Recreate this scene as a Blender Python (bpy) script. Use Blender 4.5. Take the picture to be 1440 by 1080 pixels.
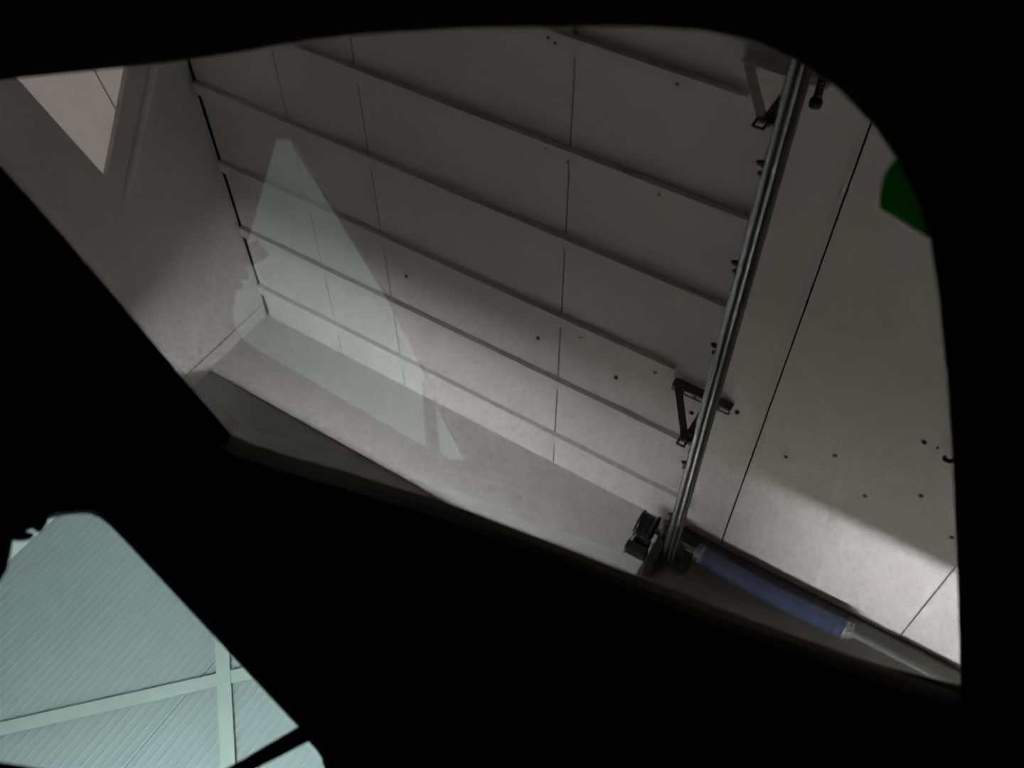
import bpy, bmesh, math
from mathutils import Vector, Matrix
from mathutils.geometry import tessellate_polygon

scene = bpy.context.scene
for o in list(bpy.data.objects):
    bpy.data.objects.remove(o)
C = scene.collection
V = Vector

# ------------------------------------------------------------------ camera
EYE = 0.85                      # camera height above the garage floor
FPX = 1305.0                    # focal length in pixels of the 1440 x 1080 frame
AX = V((0.846, 0.417, -0.332)); AY = V((0.006, 0.615, 0.788)); AZ = V((0.532, -0.669, 0.518))
AZ.normalize(); AY = (AY - AY.dot(AZ) * AZ).normalized(); AX = AY.cross(AZ)
RW = Matrix((AX, AY, AZ))       # image axes (right, down, forward) -> garage axes
def ray(px, py):
    return RW @ V((px - 720.0, py - 540.0, FPX))
EYEP = V((0, 0, EYE))
cd = bpy.data.cameras.new('camera')
cam = bpy.data.objects.new('camera', cd); C.objects.link(cam)
right = RW @ V((1, 0, 0)); up = RW @ V((0, -1, 0)); back = RW @ V((0, 0, -1))
M = Matrix((right, up, back)).transposed().to_4x4(); M.translation = EYEP
cam.matrix_world = M
cd.sensor_width = 36.0; cd.lens = FPX / 1440 * 36.0
cd.clip_start = 0.02; cd.clip_end = 100
cd.dof.use_dof = True; cd.dof.focus_distance = 3.2; cd.dof.aperture_fstop = 5.0
scene.camera = cam

# ------------------------------------------------------------------ world, light, exposure
w = bpy.data.worlds.new('world'); scene.world = w; w.use_nodes = True
w.node_tree.nodes['Background'].inputs[0].default_value = (0.80, 0.90, 1.0, 1)
w.node_tree.nodes['Background'].inputs[1].default_value = 0.6
scene.view_settings.view_transform = 'Standard'
scene.view_settings.look = 'None'
scene.view_settings.gamma = 1.0
scene.view_settings.use_curve_mapping = False
scene.view_settings.exposure = 0.0
DAY_POWER = 380.0
UP_POWER_RIGHT = 300.0
UP_POWER_LEFT = 166.0
WORK_POWER = 33.0
GLASS_TINT = (0.355, 0.347, 0.340, 1)      # one face of the smoked roof glass; light crosses two
def area(name, loc, direction, sx, sy, power, color, parent=None):
    l = bpy.data.lights.new(name, 'AREA'); l.shape = 'RECTANGLE'; l.size = sx; l.size_y = sy
    l.energy = power; l.color = color
    o = bpy.data.objects.new(name, l); C.objects.link(o)
    z = -V(direction).normalized(); x = V((1, 0, 0)); y = z.cross(x).normalized(); x = y.cross(z)
    m = Matrix((x, y, z)).transposed().to_4x4(); m.translation = V(loc)
    o.matrix_world = m
    return o
# unseen area light added outside the garage door
area('added_daylight', (0.95, 4.1, 1.1), (-0.12, -1, 0.0), 2.7, 2.1, DAY_POWER, (1.0, 0.965, 0.91))

# ------------------------------------------------------------------ materials
def mat(name, col, rough=0.7, metal=0.0, noise=0.0, scale=8.0, bump=0.0, spec=0.4):
    m = bpy.data.materials.new(name); m.use_nodes = True
    nt = m.node_tree; b = nt.nodes['Principled BSDF']
    b.inputs['Base Color'].default_value = (*col, 1)
    b.inputs['Roughness'].default_value = rough
    b.inputs['Metallic'].default_value = metal
    b.inputs['Specular IOR Level'].default_value = spec
    if noise or bump:
        tc = nt.nodes.new('ShaderNodeTexCoord'); n = nt.nodes.new('ShaderNodeTexNoise')
        n.inputs['Scale'].default_value = scale; n.inputs['Detail'].default_value = 5
        nt.links.new(tc.outputs['Object'], n.inputs['Vector'])
        if noise:
            r = nt.nodes.new('ShaderNodeMapRange')
            r.inputs['From Min'].default_value = 0.3; r.inputs['From Max'].default_value = 0.7
            r.inputs['To Min'].default_value = 1 - noise; r.inputs['To Max'].default_value = 1 + noise
            mx = nt.nodes.new('ShaderNodeVectorMath'); mx.operation = 'SCALE'
            mx.inputs[0].default_value = col
            nt.links.new(n.outputs['Fac'], r.inputs['Value']); nt.links.new(r.outputs[0], mx.inputs['Scale'])
            nt.links.new(mx.outputs[0], b.inputs['Base Color'])
        if bump:
            bp = nt.nodes.new('ShaderNodeBump'); bp.inputs['Strength'].default_value = bump
            bp.inputs['Distance'].default_value = 0.002
            nt.links.new(n.outputs['Fac'], bp.inputs['Height']); nt.links.new(bp.outputs[0], b.inputs['Normal'])
    return m
def glass(name, tint, ior):
    m = bpy.data.materials.new(name); m.use_nodes = True
    nt = m.node_tree; nt.nodes.remove(nt.nodes['Principled BSDF'])
    t = nt.nodes.new('ShaderNodeBsdfTransparent'); t.inputs[0].default_value = tint
    g = nt.nodes.new('ShaderNodeBsdfGlossy'); g.inputs['Roughness'].default_value = 0.0
    f = nt.nodes.new('ShaderNodeFresnel'); f.inputs['IOR'].default_value = ior
    # both faces behave like an air-to-glass face
    geo = nt.nodes.new('ShaderNodeNewGeometry'); mx0 = nt.nodes.new('ShaderNodeMix'); mx0.data_type = 'FLOAT'
    mx0.inputs[2].default_value = ior; mx0.inputs[3].default_value = 1.0 / ior
    nt.links.new(geo.outputs['Backfacing'], mx0.inputs[0]); nt.links.new(mx0.outputs[0], f.inputs['IOR'])
    mx = nt.nodes.new('ShaderNodeMixShader')
    nt.links.new(f.outputs[0], mx.inputs[0]); nt.links.new(t.outputs[0], mx.inputs[1]); nt.links.new(g.outputs[0], mx.inputs[2])
    nt.links.new(mx.outputs[0], nt.nodes['Material Output'].inputs[0])
    return m
def emit(name, col, s):
    m = bpy.data.materials.new(name); m.use_nodes = True
    b = m.node_tree.nodes['Principled BSDF']
    b.inputs['Base Color'].default_value = (*col, 1)
    b.inputs['Emission Color'].default_value = (*col, 1); b.inputs['Emission Strength'].default_value = s
    return m
WHITE = mat('white_board', (0.75, 0.735, 0.705), 0.75, noise=0.012, scale=1.5, spec=0.2)
PLASTER = mat('left_wall_paint', (0.65, 0.638, 0.622), 0.8, noise=0.012, scale=1.5, spec=0.2)
HEADER = mat('header_paint', (0.56, 0.56, 0.545), 0.7, noise=0.012, scale=1.5, spec=0.25)
GAP = mat('dark_joint', (0.03, 0.028, 0.025), 0.9)
RIB = mat('ribbed_sheet_steel', (0.38, 0.387, 0.383), 0.45, noise=0.02, scale=4)
BRACE = mat('brace_paint', (0.46, 0.47, 0.43), 0.5, noise=0.04, scale=9)
OLIVE = mat('shade_board_olive', (0.075, 0.07, 0.055), 0.7, noise=0.2, scale=12)  # dark colour carries the shade on the right of the header
STEEL = mat('galvanised_steel', (0.33, 0.37, 0.38), 0.32, 0.9, noise=0.12, scale=30)
DARKST = mat('dark_steel', (0.085, 0.083, 0.072), 0.6, 0.2, noise=0.2, scale=40)
PALEST = mat('pale_painted_steel', (0.50, 0.49, 0.47), 0.6, 0.0)
BLACKP = mat('black_plastic', (0.012, 0.012, 0.012), 0.5)
BLUE = mat('blue_spring_paint', (0.05, 0.062, 0.125), 0.5, 0.1, noise=0.15, scale=25)
CONE = mat('cast_aluminium', (0.22, 0.22, 0.21), 0.5, 0.4, noise=0.2, scale=60)
CONC = mat('concrete', (0.42, 0.41, 0.39), 0.85, noise=0.12, scale=3, bump=0.1)
CABIN = mat('black_headliner', (0.006, 0.006, 0.006), 0.95, spec=0.05)
TRIM = mat('dark_trim', (0.012, 0.012, 0.012), 0.85, spec=0.1)
TRIM_LIT = mat('trim_lit_grey', (0.34, 0.33, 0.32), 0.7, spec=0.2)  # lighter copy of the trim; the far edge's highlight is in this colour
PAINT = mat('car_paint', (0.015, 0.016, 0.018), 0.35)
RUBBER = mat('rubber', (0.01, 0.01, 0.01), 0.8)
ALU = mat('aluminium_rail', (0.6, 0.6, 0.6), 0.4, 0.8)
ROOFGL = glass('smoked_roof_glass', GLASS_TINT, 2.55)
SIDEGL = glass('green_side_glass', (0.78, 0.925, 0.93, 1), 1.25)
DOORGL = glass('door_glass', (0.95, 0.97, 0.97, 1), 1.3)
GLOW_PATCH = emit('glowing_patch', (0.92, 0.86, 0.84), 1.6)  # emission standing in for the bright patch on the left wall
LAMP_GLOW = emit('added_lamp_glow', (1, 0.97, 0.97), 6)  # glow of the two added lights

# ------------------------------------------------------------------ mesh helpers
def obj(name, bm, m, parent=None, smooth=False):
    me = bpy.data.meshes.new(name); bmesh.ops.recalc_face_normals(bm, faces=bm.faces[:]); bm.to_mesh(me); bm.free()
    me.materials.append(m)
    if smooth:
        for p in me.polygons: p.use_smooth = True
        me.set_sharp_from_angle(angle=math.radians(35))
    o = bpy.data.objects.new(name, me); C.objects.link(o)
    if parent: o.parent = parent; o.matrix_parent_inverse = parent.matrix_world.inverted()
    return o
def empty(name, loc=(0, 0, 0)):
    o = bpy.data.objects.new(name, None); C.objects.link(o); o.location = loc
    o.matrix_world = Matrix.Translation(V(loc)); return o
def tag(o, label, cat=None, group=None, kind=None):
    o['label'] = label
    if cat: o['category'] = cat
    if group: o['group'] = group
    if kind: o['kind'] = kind
    return o
def box(bm, x0, x1, y0, y1, z0, z1, bev=0.0):
    vs = [bm.verts.new((x, y, z)) for x in (x0, x1) for y in (y0, y1) for z in (z0, z1)]
    fs = []
    for q in ((0, 1, 3, 2), (4, 6, 7, 5), (0, 4, 5, 1), (2, 3, 7, 6), (0, 2, 6, 4), (1, 5, 7, 3)):
        fs.append(bm.faces.new([vs[i] for i in q]))
    if bev:
        es = list({e for f in fs for e in f.edges})
        bmesh.ops.bevel(bm, geom=es, offset=bev, segments=2, affect='EDGES', profile=0.6)
    return bm
def mbox(*a, **k):
    return box(bmesh.new(), *a, **k)
def bar(bm, a, b, wdt, thk, side):
    """rectangular bar from a to b; wdt across `side`, thk along the other normal"""
    a, b = V(a), V(b); d = (b - a).normalized(); s = V(side); s = (s - s.dot(d) * d).normalized(); t = d.cross(s)
    vs = [bm.verts.new(p + s * i * wdt / 2 + t * j * thk / 2) for p in (a, b) for i, j in ((-1, -1), (1, -1), (1, 1), (-1, 1))]
    for q in ((0, 1, 2, 3), (7, 6, 5, 4), (0, 4, 5, 1), (1, 5, 6, 2), (2, 6, 7, 3), (3, 7, 4, 0)):
        bm.faces.new([vs[i] for i in q])
    return bm
def lathe(bm, a, b, prof, seg=20):
    """prof: (t along a-b in metres, radius)"""
    a, b = V(a), V(b); d = (b - a).normalized(); s = d.orthogonal().normalized(); t = d.cross(s)
    rings = []
    for u, r in prof:
        rings.append([bm.verts.new(a + d * u + (s * math.cos(2 * math.pi * k / seg) + t * math.sin(2 * math.pi * k / seg)) * r) for k in range(seg)])
    for p, q in zip(rings, rings[1:]):
        for k in range(seg):
            bm.faces.new((p[k], p[(k + 1) % seg], q[(k + 1) % seg], q[k]))
    bm.faces.new(rings[0][::-1]); bm.faces.new(rings[-1])
    return bm
def rod(bm, a, b, r, seg=16):
    return lathe(bm, a, b, [(0, r), ((V(b) - V(a)).length, r)], seg)
def plate(bm, loops, off):
    """flat plate through 3-D loops (first outer, rest holes), thickened by vector off"""
    flat = [V(p) for l in loops for p in l]
    tris = tessellate_polygon([[V(p) for p in l] for l in loops])
    A = [bm.verts.new(p) for p in flat]; B = [bm.verts.new(p + V(off)) for p in flat]
    for t in tris:
        try:
            bm.faces.new([A[i] for i in t]); bm.faces.new([B[i] for i in reversed(t)])
        except ValueError: pass
    k = 0
    for l in loops:
        n = len(l)
        for i in range(n):
            j = (i + 1) % n
            bm.faces.new((A[k + i], A[k + j], B[k + j], B[k + i]))
        k += n
    return bm
def E(x, y, z):                      # a point measured from the eye
    return V((x, y, z + EYE))
def on_ceiling(px, py):
    r = ray(px, py); return r * (1.9 / r.z) + EYEP

# ------------------------------------------------------------------ the garage
ZC = 1.9 + EYE                       # ceiling
XL, XR, YB, YF = -2.6, 3.0, -3.2, 3.293
ZH = 1.505 + EYE                     # underside of the door header
tag(obj('floor', mbox(XL - .2, XR + .2, YB - .2, YF + .4, -0.1, 0), CONC), 'grey concrete garage floor under the car', kind='structure')
ceil = obj('ceiling', mbox(XL - .2, XR + .2, YB - .2, YF + .4, ZC + .012, ZC + .12), GAP)
tag(ceil, 'white boarded garage ceiling with long battens', kind='structure')
seams = [-2.5855, -2.142, -1.785, -1.012, -0.252, 0.46, 1.2, 1.95, 2.7, 3.0]
for k in range(len(seams) - 1):
    x0, x1 = seams[k] + .003, seams[k + 1] - .003
    dz = -0.004 if k == 4 else 0.0
    obj('ceiling_panel', mbox(x0, x1, YB, YF - .001, ZC + dz, ZC + .012), WHITE, ceil)
battens = [(0.26, -.41), (0.61, -.41), (0.96, -.41), (1.310, -.538), (1.660, -.405), (1.996, -.412), (2.357, -.572), (2.708, -.412), (3.062, -.412)]
for y, xe in battens:
    obj('batten', mbox(-2.582, xe, y, y + .048, ZC - .022, ZC - .0002, bev=.0015), WHITE, ceil)
obj('joint_strip', mbox(-0.262, -0.2545, YB, YF - .001, ZC - .007, ZC - .0002), WHITE, ceil)
dots = [(757, 475), (817, 473), (867, 530), (922, 522), (973, 580), (1037, 579), (1106, 641), (1175, 639), (1217, 696), (1296, 696), (1339, 754),
        (1300, 620), (572, 388), (408, 285), (331, 249), (804, 222), (797, 343), (773, 203), (932, 267), (787, 447), (958, 112), (777, 47), (787, 55), (868, 581), (1319, 628)]
for i, (px, py) in enumerate(dots):
    p = on_ceiling(px, py)
    inb = any(y - .002 < p.y < y + .05 and p.x < xe for y, xe in battens)
    z = ZC - (.0222 if inb else 0.0044)
    obj('screw', rod(bmesh.new(), (p.x, p.y, z + .004), (p.x, p.y, z - .0015), .0075 if i < 14 else .0045, 8), GAP, ceil)

# left wall with a glowing panel standing in for a bright slanted patch
def LW(y, z): return E(XL, y, z)
patch_outline = [(2.127, 1.423), (1.700, 1.753), (1.30, 1.60), (1.30, 1.187)]
wl = obj('wall_left', plate(bmesh.new(), [[LW(YB, -EYE), LW(3.205, -EYE), LW(3.205, 1.9), LW(YB, 1.9)], [LW(*p) for p in patch_outline]], (-.10, 0, 0)), PLASTER)
tag(wl, 'plain pale left wall with a slanted glowing panel', kind='structure')
obj('corner_strip', mbox(XL - .10, XL - .004, 3.2105, YF + .035, 0, ZC - .0005), PLASTER, wl)
obj('joint', mbox(XL - .05, XL + .0006, 3.2052, 3.2103, 0, ZC - .0005), GAP, wl)
obj('backing', mbox(XL - .14, XL - .101, YB, YF + .1, 0, ZC + .01), GAP, wl)
w1 = obj('glow_patch', plate(bmesh.new(), [[LW(*p) + V((-.02, 0, 0)) for p in patch_outline]], (-.012, 0, 0)), GLOW_PATCH)
tag(w1, 'pale slanted glowing panel added high in the left wall', kind='structure')
bm = bmesh.new(); bar(bm, LW(1.784, 1.55) + V((-.018, 0, 0)) + V((0, -.1, -.0125)), LW(1.96, 1.572) + V((-.018, 0, 0)), .004, .004, (1, 0, 0)); obj('patch_line', bm, mat('patch_line_paint', (.8, .72, .66), .5), w1)  # thin line across the glowing panel
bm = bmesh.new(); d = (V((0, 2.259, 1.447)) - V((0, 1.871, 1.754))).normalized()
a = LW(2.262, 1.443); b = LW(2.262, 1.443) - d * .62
lathe(bm, a, b, [(0, .002), (.03, .009), (.10, .017), (.62, .019)], 20); obj('patch_side_strip', bm, mat('patch_side_paint', (.86, .85, .83), .6), w1, True)  # pale strip beside the glowing panel, added with it
# end wall: header over a bay of vertically ribbed sheets with crossed braces, door to the right
XD0, XD1 = -0.42, 2.45
wf = obj('wall_front', mbox(XL - .1, XR + .1, YF, YF + .16, ZH, ZC + .01), HEADER)
tag(wf, 'light grey header wall over ribbed sheet bay and door', kind='structure')
obj('bay_backing', mbox(XL - .1, XD0, YF + .04, YF + .16, 0, ZH), GAP, wf)
obj('door_jamb', mbox(XD0 - .09, XD0, YF, YF + .16, 0, ZH), HEADER, wf)
obj('door_jamb', mbox(XD1, XR + .1, YF, YF + .16, 0, ZH), HEADER, wf)
def ribbed(x0, x1):
    bm = bmesh.new(); pitch = .03; n = max(1, round((x1 - x0) / pitch)); pitch = (x1 - x0) / n
    pts = []
    for k in range(n):
        x = x0 + k * pitch
        pts += [(x, 0.0), (x + pitch * .55, 0.0), (x + pitch * .70, -.0014), (x + pitch * .85, -.0014)]
    pts.append((x1, 0.0))
    yb = YF + .012
    lo = [bm.verts.new((x, yb + y, 0.0)) for x, y in pts]; hi = [bm.verts.new((x, yb + y, ZH - .001)) for x, y in pts]
    for i in range(len(pts) - 1): bm.faces.new((lo[i], lo[i + 1], hi[i + 1], hi[i]))
    r = bmesh.ops.extrude_face_region(bm, geom=bm.faces[:])
    for v in r['geom']:
        if isinstance(v, bmesh.types.BMVert): v.co.y = yb + .02
    return bm
for x0, x1 in ((XL - .003, -1.6305), (-1.6275, -0.66), (-0.657, XD0 - .091)):
    obj('wall_panel', ribbed(x0, x1), RIB, wf)
bm = bmesh.new(); bar(bm, E(-2.56, YF - .002, -.08 + 1.018 * (-2.56 + 2.09)), E(-.62, YF - .002, -.08 + 1.018 * (-.62 + 2.09)), .046, .008, (1, 0, -1)); obj('brace', bm, BRACE, wf)
bm = bmesh.new(); bar(bm, E(-2.25, YF - .011, .596 - .975 * (-2.25 + 1.676)), E(-.56, YF - .011, .596 - .975 * (-.56 + 1.676)), .048, .008, (1, 0, 1)); obj('brace', bm, BRACE, wf)
obj('shade_board', mbox(-.475, XR - .02, YF - .03, YF - .0005, ZH - .1, ZC - .006), OLIVE, wf)  # dark board standing in for shade on the header's right part
tag(obj('wall_right', mbox(XR, XR + .1, YB, YF, 0, ZC), PLASTER), 'plain right garage wall out of view', kind='structure')
tag(obj('wall_back', mbox(XL, XR, YB - .1, YB, 0, ZC), PLASTER), 'plain back garage wall out of view', kind='structure')
# sectional door; its unseen glazing is added to let light in
dr = empty('door_1', (0.5 * (XD0 + XD1), YF + .06, 0)); tag(dr, 'closed sectional garage door with added glazing below the spring', kind='structure')
rows = 4; hh = ZH / rows
for r in range(rows):
    bm = bmesh.new()
    z0, z1 = r * hh + .004, (r + 1) * hh - .004
    box(bm, XD0 + .005, XD1 - .005, YF + .05, YF + .09, z0, z0 + .05); box(bm, XD0 + .005, XD1 - .005, YF + .05, YF + .09, z1 - .05, z1)
    n = 4; pw = (XD1 - XD0 - .01) / n
    for c in range(n + 1):
        xc = min(max(XD0 + .005 + c * pw, XD0 + .03), XD1 - .03)
        box(bm, xc - .025, xc + .025, YF + .051, YF + .089, z0 + .05, z1 - .05)
    s = obj('door_section', bm, ALU, dr)
    for c in range(n):
        xc = XD0 + .005 + c * pw
        obj('pane', mbox(xc + .02, xc + pw - .02, YF + .068, YF + .072, z0 + .04, z1 - .04), DOORGL, s)

# ------------------------------------------------------------------ door track and hangers
def slotted(bm, x0, x1, y, z, leg, t=.003):
    """slotted L angle along x: solid leg hanging from the ceiling, slotted flange along its foot"""
    n = max(2, int(round((x1 - x0) / .042))); p = (x1 - x0) / n; f = .026
    box(bm, x0, x1, y - t, y, z - leg, z)
    box(bm, x0, x1, y, y + .006, z - leg, z - leg + t); box(bm, x0, x1, y + f - .006, y + f, z - leg, z - leg + t)
    for k in range(n + 1):
        xa = max(x0, x0 + k * p - .006); xb = min(x1, x0 + k * p + .006)
        box(bm, xa, xb, y + .006, y + f - .006, z - leg, z - leg + t)
    return bm
tk = empty('garage_door_track', E(-.395, 1.2, 1.72)); tag(tk, 'galvanised steel door track hung below the ceiling', 'door track')
def extrude_y(prof, y0, y1):
    bm = bmesh.new()
    a = [bm.verts.new(E(x, y0, z)) for x, z in prof]; b = [bm.verts.new(E(x, y1, z)) for x, z in prof]
    for i in range(len(prof)):
        j = (i + 1) % len(prof); bm.faces.new((a[i], a[j], b[j], b[i]))
    bm.faces.new(a[::-1]); bm.faces.new(b)
    return bm
obj('rail', extrude_y([(-.418, 1.712), (-.417, 1.703), (-.412, 1.699), (-.406, 1.700), (-.402, 1.705), (-.402, 1.712)], -.6, 3.20), STEEL, tk)
obj('rail', extrude_y([(-.395, 1.712), (-.395, 1.703), (-.391, 1.700), (-.386, 1.701), (-.384, 1.712)], -.6, 3.20), STEEL, tk)
obj('rail_web', extrude_y([(-.420, 1.712), (-.376, 1.712), (-.376, 1.703), (-.373, 1.703), (-.373, 1.730), (-.420, 1.730)], -.6, 3.20), DARKST, tk)
for y in (0.7, 1.02, 1.338, 1.649, 1.968, 2.40, 2.562, 2.9):
    bm = bmesh.new(); rod(bm, E(-.418, y, 1.706), E(-.428, y, 1.706), .008, 6); rod(bm, E(-.428, y, 1.706), E(-.434, y, 1.706), .0045, 8)
    rod(bm, E(-.418, y + .028, 1.706), E(-.425, y + .028, 1.706), .006, 6)
    obj('bolt', bm, DARKST, tk)
def hanger(y, m, m2):
    h = obj('ceiling_angle', slotted(bmesh.new(), -.568, -.360, y - .012, ZC - .0003, .032), m, tk)
    bm = bmesh.new(); bar(bm, E(-.548, y - .006, 1.875), E(-.434, y - .006, 1.690), .024, .003, (1, 0, .7)); obj('brace', bm, m, tk)
    bm = bmesh.new(); bar(bm, E(-.430, y - .011, 1.886), E(-.430, y - .011, 1.690), .028, .003, (1, 0, 0)); obj('drop_bar', bm, m2, tk)
    bm = bmesh.new()
    for dx, dz, sx, sz in ((-.012, 0, .003, .016), (.012, 0, .003, .016), (0, -.015, .015, .003), (0, .015, .015, .003)):
        box(bm, -.438 + dx - sx, -.438 + dx + sx, y - .017, y - .0135, 1.676 + EYE + dz - sz, 1.676 + EYE + dz + sz)
    obj('end_tab', bm, DARKST, tk)
    bm = bmesh.new(); rod(bm, E(-.430, y - .022, 1.708), E(-.430, y + .004, 1.708), .009, 6); rod(bm, E(-.404, y - .005, 1.708), E(-.432, y - .005, 1.708), .006, 6)
    obj('bolt', bm, DARKST, tk)
hanger(2.43, DARKST, DARKST)
hanger(1.235, WHITE, DARKST)
bp = empty('bumper_spring', E(-.345, 1.15, 1.71)); tag(bp, 'black bumper with round cap beside the far end of the track', 'bumper')
prof3 = []
for k in range(26):
    prof3 += [(k * .010, .0075), (k * .010 + .005, .0095)]
obj('coil', lathe(bmesh.new(), E(-.345, 1.145, 1.71), E(-.345, .3, 1.71), prof3, 14), BLACKP, bp, True)
obj('cap', lathe(bmesh.new(), E(-.345, 1.163, 1.71), E(-.345, 1.1, 1.71), [(0, .008), (.002, .0135), (.012, .0145), (.018, .012), (.020, .008)], 20), BLACKP, bp, True)
bm = bmesh.new(); box(bm, -.366, -.335, .888, .893, 1.69 + EYE, 1.746 + EYE); obj('mount', bm, DARKST, bp)

# ------------------------------------------------------------------ torsion spring assembly on the header
YS, ZS = 3.205, 1.788
ts = empty('torsion_spring', E(-.3, YS, ZS)); tag(ts, 'blue torsion spring on a steel shaft below the ceiling', 'spring')
obj('shaft', rod(bmesh.new(), E(-.56, YS, ZS), E(1.75, YS, ZS), .0125), mat('worn_shaft_steel', (0.13, 0.14, 0.14), 0.55, 0.3, noise=0.1, scale=30), ts, True)
def coil(x0, x1, r, sag):
    bm = bmesh.new(); n = 64; seg = 20; rings = []
    for k in range(2 * n + 1):
        t = k / (2 * n); x = x0 + (x1 - x0) * t; rr = r if k % 2 else r - .0022
        z = ZS - sag * math.sin(math.pi * t)
        rings.append([bm.verts.new(E(x, YS + rr * math.cos(2 * math.pi * j / seg), z + rr * math.sin(2 * math.pi * j / seg))) for j in range(seg)])
    for p, q in zip(rings, rings[1:]):
        for j in range(seg): bm.faces.new((p[j], p[(j + 1) % seg], q[(j + 1) % seg], q[j]))
    bm.faces.new(rings[0][::-1]); bm.faces.new(rings[-1]); return bm
obj('coil', coil(-.285, .272, .036, .010), BLUE, ts, True)
def cone(x, s):
    bm = lathe(bmesh.new(), E(x, YS, ZS), E(x + s, YS, ZS), [(0, .035), (.012, .037), (.014, .026), (.034, .021), (.036, .0125)], 18)
    for k in range(4):
        an = k * math.pi / 2 + .5
        rod(bm, E(x + s * .025, YS + .015 * math.cos(an), ZS + .015 * math.sin(an)), E(x + s * .025, YS + .036 * math.cos(an), ZS + .036 * math.sin(an)), .005, 8)
    obj('winding_cone', bm, CONE, ts, False)
cone(-.285, -1); cone(.272, 1)
cd_ = [(0, .050), (.004, .058), (.008, .050)]
for k in range(5): cd_ += [(.012 + k * .010, .046), (.017 + k * .010, .050)]
cd_ += [(.064, .058), (.068, .058), (.070, .02)]
dm = obj('cable_drum', lathe(bmesh.new(), E(-.560, YS, ZS), E(-.4, YS, ZS), cd_, 28), BLACKP, ts, True)
bm = bmesh.new()
for an in (.3, 1.35, 2.4, 3.45, 4.5, 5.5):
    bar(bm, E(-.5605, YS + .012 * math.cos(an), ZS + .012 * math.sin(an)), E(-.5605, YS + .05 * math.cos(an), ZS + .05 * math.sin(an)), .007, .004, (0, -math.sin(an), math.cos(an)))
obj('spoke', bm, DARKST, dm)
bm = bmesh.new(); plate(bm, [[E(-.452, 3.155, 1.735), E(-.452, YF - .031, 1.70), E(-.452, YF - .031, 1.885), E(-.452, 3.165, 1.86)]], (.005, 0, 0))
box(bm, -.452, -.40, YF - .0345, YF - .0305, 1.70 + EYE, 1.885 + EYE); obj('bearing_plate', bm, BLACKP, ts)
obj('bearing', lathe(bmesh.new(), E(-.470, YS, ZS), E(-.4, YS, ZS), [(0, .016), (.003, .026), (.030, .026), (.034, .016)], 20), CONE, ts, True)
bm = bmesh.new(); box(bm, -.548, -.462, 3.135, 3.185, 1.632 + EYE, 1.668 + EYE, bev=.006)
obj('cable_guard', bm, BLACKP, ts)
bm = bmesh.new(); lathe(bm, E(-.535, 3.165, 1.69), E(-.47, 3.165, 1.69), [(0, .018), (.004, .026), (.014, .026), (.018, .018), (.044, .018), (.048, .026), (.06, .026), (.064, .018)], 20); obj('top_roller', bm, BLACKP, ts, True)
obj('lift_cable', rod(bmesh.new(), E(-.553, 3.160, ZS + .02), E(-.525, 3.15, 1.4), .0022, 6), STEEL, ts)
bm = bmesh.new(); box(bm, -.452, -.4215, 3.150, 3.262, 1.62 + EYE, 1.735 + EYE, bev=.003); obj('flag_bracket', bm, BLACKP, ts)
for yy, zz in ((3.19, 1.835), (3.235, 1.74)):
    obj('bolt', rod(bmesh.new(), E(-.447, yy, zz), E(-.475, yy, zz), .009, 6), CONE, ts)

obj('end_bracket', mbox(-.362, -.322, YF - .038, YF - .031, 1.70 + EYE, 1.888 + EYE), BLACKP, ts)
# ceiling hook near the right edge
hk = empty('ceiling_hook', E(.268, 2.206, 1.9)); tag(hk, 'small black hook screwed into the ceiling at the right edge', 'hook')
obj('hook_plate', mbox(.272, .30, 2.180, 2.226, ZC - .008, ZC - .0042), DARKST, hk)
bm = bmesh.new(); pts = [(.286, 2.19, 1.894), (.280, 2.19, 1.868), (.266, 2.195, 1.858), (.254, 2.205, 1.866), (.254, 2.214, 1.882)]
for p, q in zip(pts, pts[1:]): rod(bm, E(*p), E(*q), .0065, 8)
obj('hook', bm, BLACKP, hk)

# ------------------------------------------------------------------ the car round the camera
U1 = V((0.740, 0.665, 0.102)); U3 = V((-0.290, 0.179, 0.940)); U3.normalize()
U1 = (U1 - U1.dot(U3) * U3).normalized(); U2 = U3.cross(U1)
DR = 0.65                                    # eye to roof glass
NS = V((-0.572, 0.688, -0.447)).normalized(); DS = 0.8449   # side window plane
def K(u, v, w): return U1 * u + U2 * v + U3 * w + EYEP
def on_roof(px, py, dr=DR):
    r = ray(px, py); p = r * (dr / r.dot(U3)); return (p.dot(U1), p.dot(U2))
def on_side(px, py):
    r = ray(px, py); return r * (DS / r.dot(NS)) + EYEP
def mirrored(px, py):                        # a point of the side window that shows in the roof glass
    r = ray(px, py); d = r - 2 * r.dot(U3) * U3; o = 2 * DR * U3
    return o + d * ((DS - o.dot(NS)) / d.dot(NS)) + EYEP
car = empty('car', E(0.0, 0.4, -EYE)); tag(car, 'black car cabin with smoked roof glass around the viewpoint', 'car')

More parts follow.
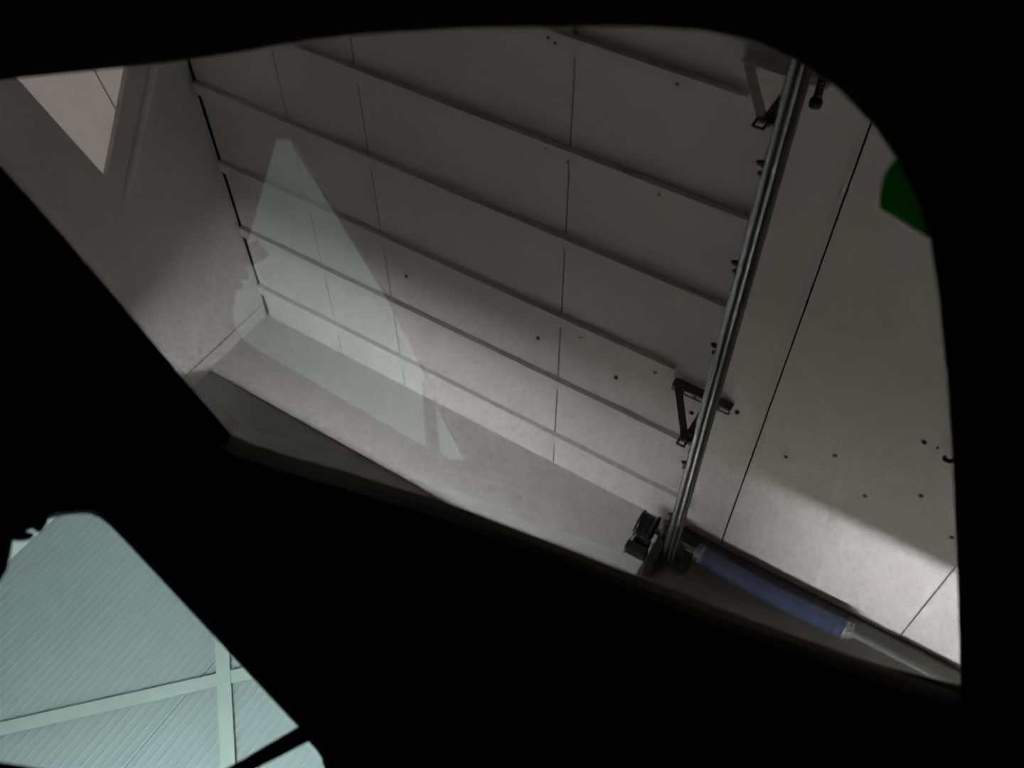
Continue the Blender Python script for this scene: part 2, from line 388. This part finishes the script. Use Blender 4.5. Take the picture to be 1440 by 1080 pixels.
ap = [(-60, 124), (0, 112), (120, 100), (240, 87), (345, 72), (420, 58), (520, 47), (640, 40), (780, 37), (900, 37), (985, 42), (1060, 57), (1125, 87), (1180, 126),
      (1225, 172), (1262, 225), (1290, 280), (1308, 340), (1320, 420), (1330, 520), (1339, 640), (1346, 800), (1352, 974),
      (1180, 915), (1000, 850), (820, 778), (630, 706), (500, 666), (400, 638), (345, 620), (326, 610), (250, 521), (160, 413), (70, 308), (0, 230), (-60, 163)]
apt = [on_roof(*p) for p in ap]
cu = sum(p[0] for p in apt) / len(apt); cv = sum(p[1] for p in apt) / len(apt)
n = len(apt)
def offset(pts, d):
    out = []
    ar = sum(pts[i][0] * pts[(i + 1) % n][1] - pts[(i + 1) % n][0] * pts[i][1] for i in range(n))
    s = 1 if ar > 0 else -1
    for i in range(n):
        a, b = V(pts[i - 1]), V(pts[(i + 1) % n]); t = (b - a).normalized(); out.append((pts[i][0] + s * t.y * d, pts[i][1] - s * t.x * d))
    return out
lip = offset(apt, .045); lip2 = offset(apt, .018); glz = offset(apt, .030)
RU0, RU1, RV0, RV1 = -1.25, 1.30, -.75, 1.02
rect = [(RU0, RV0), (RU1, RV0), (RU1, RV1), (RU0, RV1)]
sk = plate(bmesh.new(), [[K(u, v, DR + .012) for u, v in rect], [K(u, v, DR + .012) for u, v in offset(apt, .034)]], U3 * .006)
obj('roof_skin', sk, PAINT, car)
obj('headliner', plate(bmesh.new(), [[K(u, v, DR - .036) for u, v in rect], [K(u, v, DR - .036) for u, v in offset(apt, .041)]], U3 * .004), CABIN, car)
FAR = set(range(ap.index((1352, 974)), ap.index((326, 610)) + 1))
def ring(near, far, w_):
    a_, b_ = offset(apt, near), offset(apt, far)
    return [K(*(b_[i] if i in FAR else a_[i]), w_) for i in range(n)]
RINGS = [ring(.000, .000, DR - .001), ring(.004, -.0015, DR - .007), ring(.018, -.002, DR - .015), ring(.030, .003, DR - .022), ring(.038, .014, DR - .029), ring(.045, .045, DR - .037)]
bm = bmesh.new(); rg = [[bm.verts.new(p) for p in L] for L in RINGS]
for k_, (p, q) in enumerate(zip(rg, rg[1:])):
    for i in range(n):
        if not (k_ < 3 and i in FAR and (i + 1) in FAR): bm.faces.new((p[i], p[(i + 1) % n], q[(i + 1) % n], q[i]))
obj('sunroof_trim', bm, TRIM, car, True)
bm = bmesh.new(); fl = sorted(FAR); rg = [[bm.verts.new(L[i]) for i in fl] for L in RINGS[:4]]  # far trim edge again in lighter grey, to look lit
for p, q in zip(rg, rg[1:]):
    for i in range(len(fl) - 1): bm.faces.new((p[i], p[i + 1], q[i + 1], q[i]))
tag(obj('trim_far_lit', bm, TRIM_LIT, car, True), 'grey far trim edge of the roof opening, coloured as if lit')
obj('sunroof_glass', plate(bmesh.new(), [[K(u, v, DR) for u, v in glz]], U3 * .006), ROOFGL, car)

# left side with its window, divider bar and quarter light
def side_pt(u, w):                           # point of the side plane at car coordinates u, w
    a = NS.dot(U2); return K(u, (DS - NS.dot(U1) * u - NS.dot(U3) * w) / a, w)
hole1 = [on_side(*p) for p in ((14, 758), (40, 738), (63, 729), (82, 723), (100, 719.5), (118, 718), (132, 718.5), (146, 724), (160, 735), (180, 755), (300, 884), (425, 1019))]
hole1 += [on_side(320, 1080)]
hole1 += [mirrored(*p) for p in ((606, 535), (580, 480), (545, 412), (480, 305), (430, 225), (411, 193), (390, 193))]
hole1 += [on_side(-60, 868), on_side(0, 815)] if False else [mirrored(368, 270), mirrored(349, 340), on_side(7, 796)]
hole2 = [on_side(345, 1089), on_side(440, 1040), on_side(452, 1053), on_side(459, 1064), on_side(460, 1073), mirrored(660, 651)]
SRECT = [side_pt(RU0, -.42), side_pt(RU1, -.42), side_pt(RU1, DR), side_pt(RU0, DR)]
obj('side_panel', plate(bmesh.new(), [SRECT, hole1, hole2], NS * .008), CABIN, car)
obj('side_glass', plate(bmesh.new(), [[side_pt(-.5, -.25), side_pt(.75, -.25), side_pt(.75, .53), side_pt(-.5, .53)]], NS * .0005), SIDEGL, car).location += NS * .0095
# coat hook at the upper corner of the window
hook = [(-12, 700), (70, 705), (84, 722.5), (64, 730), (62, 739), (58, 746), (55, 750), (50, 748), (45, 744.5), (38, 747), (30, 752), (37, 752.5), (42, 753.5), (43.5, 756), (42, 759.5), (34, 761.5), (24, 762), (14, 760.5), (10, 786), (5, 806), (-4, 820), (-40, 800)]
obj('coat_hook', plate(bmesh.new(), [[on_side(*p) - NS * .001 for p in hook]], -NS * .006), CABIN, car)
# other sides of the cabin
def quad(name, pts, m, off):
    return obj(name, plate(bmesh.new(), [pts], off), m, car)
quad('front_panel', [K(RU1, RV0, -.40), K(RU1, 1.02, -.40), K(RU1, 1.02, DR + .012), K(RU1, RV0, DR + .012)], CABIN, U1 * .01)
quad('rear_panel', [K(RU0, RV0, -.40), K(RU0, 1.02, -.40), K(RU0, 1.02, DR + .012), K(RU0, RV0, DR + .012)], CABIN, -U1 * .01)
quad('far_side_panel', [K(RU0, RV0, -.40), K(RU1, RV0, -.40), K(RU1, RV0, DR + .012), K(RU0, RV0, DR + .012)], CABIN, -U2 * .01)
quad('floor_pan', [K(RU0, RV0, -.40), K(RU1, RV0, -.40), K(RU1, .98, -.40), K(RU0, .98, -.40)], CABIN, -U3 * .01)
bm = bmesh.new(); c = [K(u, v, DR - .040) for u, v in (on_roof(655, 752, DR - .04), on_roof(662, 800, DR - .04), on_roof(770, 822, DR - .04), on_roof(785, 800, DR - .04))]
plate(bm, [c], -U3 * .008); obj('visor_clip', bm, TRIM, car)
low = [K(u, v, -.40) for u, v in ((-1.1, -.65), (1.1, -.65), (1.1, .85), (-1.1, .85))]
bm = bmesh.new(); A = [bm.verts.new(p - U3 * .0105) for p in low]; B = [bm.verts.new((p.x, p.y, 0.0)) for p in low]
for i in range(4): bm.faces.new((A[i], A[(i + 1) % 4], B[(i + 1) % 4], B[i]))
bm.faces.new(A); bm.faces.new(B[::-1]); obj('underbody', bm, PAINT, car)

# green sticker under the edge of the roof glass
bm = bmesh.new(); st = [(1236, 292), (1237, 272), (1241, 252), (1249, 234), (1260, 222), (1290, 215), (1335, 280), (1330, 347), (1306, 335), (1270, 312)]
plate(bm, [[K(*on_roof(*p, DR - .002), DR - .002) for p in st]], -U3 * .0006)
GREEN = bpy.data.materials.new('green_vinyl'); GREEN.use_nodes = True
nt = GREEN.node_tree; nt.nodes.remove(nt.nodes['Principled BSDF'])
g1 = nt.nodes.new('ShaderNodeBsdfTranslucent'); g1.inputs[0].default_value = (0.10, 0.50, 0.11, 1)
g2 = nt.nodes.new('ShaderNodeBsdfDiffuse'); g2.inputs[0].default_value = (0.01, 0.2, 0.02, 1)
mx = nt.nodes.new('ShaderNodeMixShader'); mx.inputs[0].default_value = .1
nt.links.new(g1.outputs[0], mx.inputs[1]); nt.links.new(g2.outputs[0], mx.inputs[2]); nt.links.new(mx.outputs[0], nt.nodes['Material Output'].inputs[0])
tag(obj('sticker', bm, GREEN), 'dark green rounded sticker at the edge of the roof glass', 'sticker')

# ------------------------------------------------------------------ unseen trough light, added to brighten the ceiling and header
YU, ZU = 2.80, 0.90
ul = empty('added_uplight', E(-.3, YU, -EYE)); tag(ul, 'unseen trough light added to brighten the header wall and ceiling', 'added lamp')
X0, X1, XM = -2.3, 1.9, 0.04
bm = bmesh.new(); box(bm, X0, X1, YU - .05, YU + .17, ZU - .03 + EYE, ZU - .02 + EYE)
# lip towards the header, along the whole trough
plate(bm, [[E(X0, YU + .166, ZU - .02), E(X0, YU + .163, ZU + .203), E(X1, YU + .163, ZU + .203), E(X1, YU + .166, ZU - .02)]], (0, .004, 0))
# lip towards the car: tall over the right half, low over the left half
plate(bm, [[E(XM, YU - .05, ZU - .02), E(XM, YU - .0145, ZU + .2), E(X1, YU - .0145, ZU + .2), E(X1, YU - .05, ZU - .02)]], (0, -.004, 0))
box(bm, X0, XM, YU - .054, YU - .05, ZU - .02 + EYE, ZU + .02 + EYE)
box(bm, X0 - .004, X0, YU - .05, YU + .17, ZU - .03 + EYE, ZU + .08 + EYE)
obj('trough', bm, BLACKP, ul)
nf = 14  # added fins that limit the sideways spill
for k in range(nf + 1):
    x = XM + (X1 - XM) * k / nf
    obj('louvre', plate(bmesh.new(), [[E(x, YU - .048, ZU - .0195), E(x, YU + .165, ZU - .0195), E(x, YU + .162, ZU + .2), E(x, YU - .012, ZU + .198)]], (.002, 0, 0)), BLACKP, ul)
obj('led_strip', mbox(X0 + .02, X1 - .02, YU - .008, YU + .008, ZU - .018 + EYE, ZU - .008 + EYE), LAMP_GLOW, ul)
for x in (-.40, 1.6):
    obj('post', mbox(x - .015, x + .015, YU + .005, YU + .035, .02, ZU - .03 + EYE), BLACKP, ul)
    obj('foot', mbox(x - .02, x + .02, YU - .2, YU + .2, 0, .02), BLACKP, ul)
for nm, xa, xb, dr_, pw in (('added_uplight_lamp', XM + .01, X1 - .02, (0, .2, 1), UP_POWER_RIGHT), ('added_uplight_lamp', X0 + .05, XM - .75, (0, .955, .297), UP_POWER_LEFT)):
    lo = area(nm, E((xa + xb) / 2, YU, ZU - .004), dr_, xb - xa, .02, pw, (0.90, 0.965, 1.0))
    lo.parent = ul; lo.matrix_parent_inverse = ul.matrix_world.inverted()

# ------------------------------------------------------------------ unseen floor light, added to brighten the ribbed bay
wk = empty('added_work_light', (-.75, 1.9, 0)); tag(wk, 'unseen floor light added to brighten the ribbed wall bay', 'added lamp')
for dx in (-.13, .13):
    obj('stand_foot', mbox(-.75 + dx - .01, -.75 + dx + .01, 1.78, 2.02, 0, .02), BLACKP, wk)
    obj('stand_arm', mbox(-.75 + dx - .01, -.75 + dx + .01, 1.89, 1.91, .02, .42), BLACKP, wk)
obj('lamp_head', mbox(-.865, -.635, 1.86, 1.93, .25, .42, bev=.006), BLACKP, wk)
obj('lens', mbox(-.85, -.65, 1.9302, 1.934, .265, .405), LAMP_GLOW, wk)
lw = area('added_work_lamp', (-.75, 1.937, .335), (-.24, 1, .36), .2, .14, WORK_POWER, (1.0, 0.98, 0.97))
lw.data.spread = math.radians(130)
lw.parent = wk; lw.matrix_parent_inverse = wk.matrix_world.inverted()
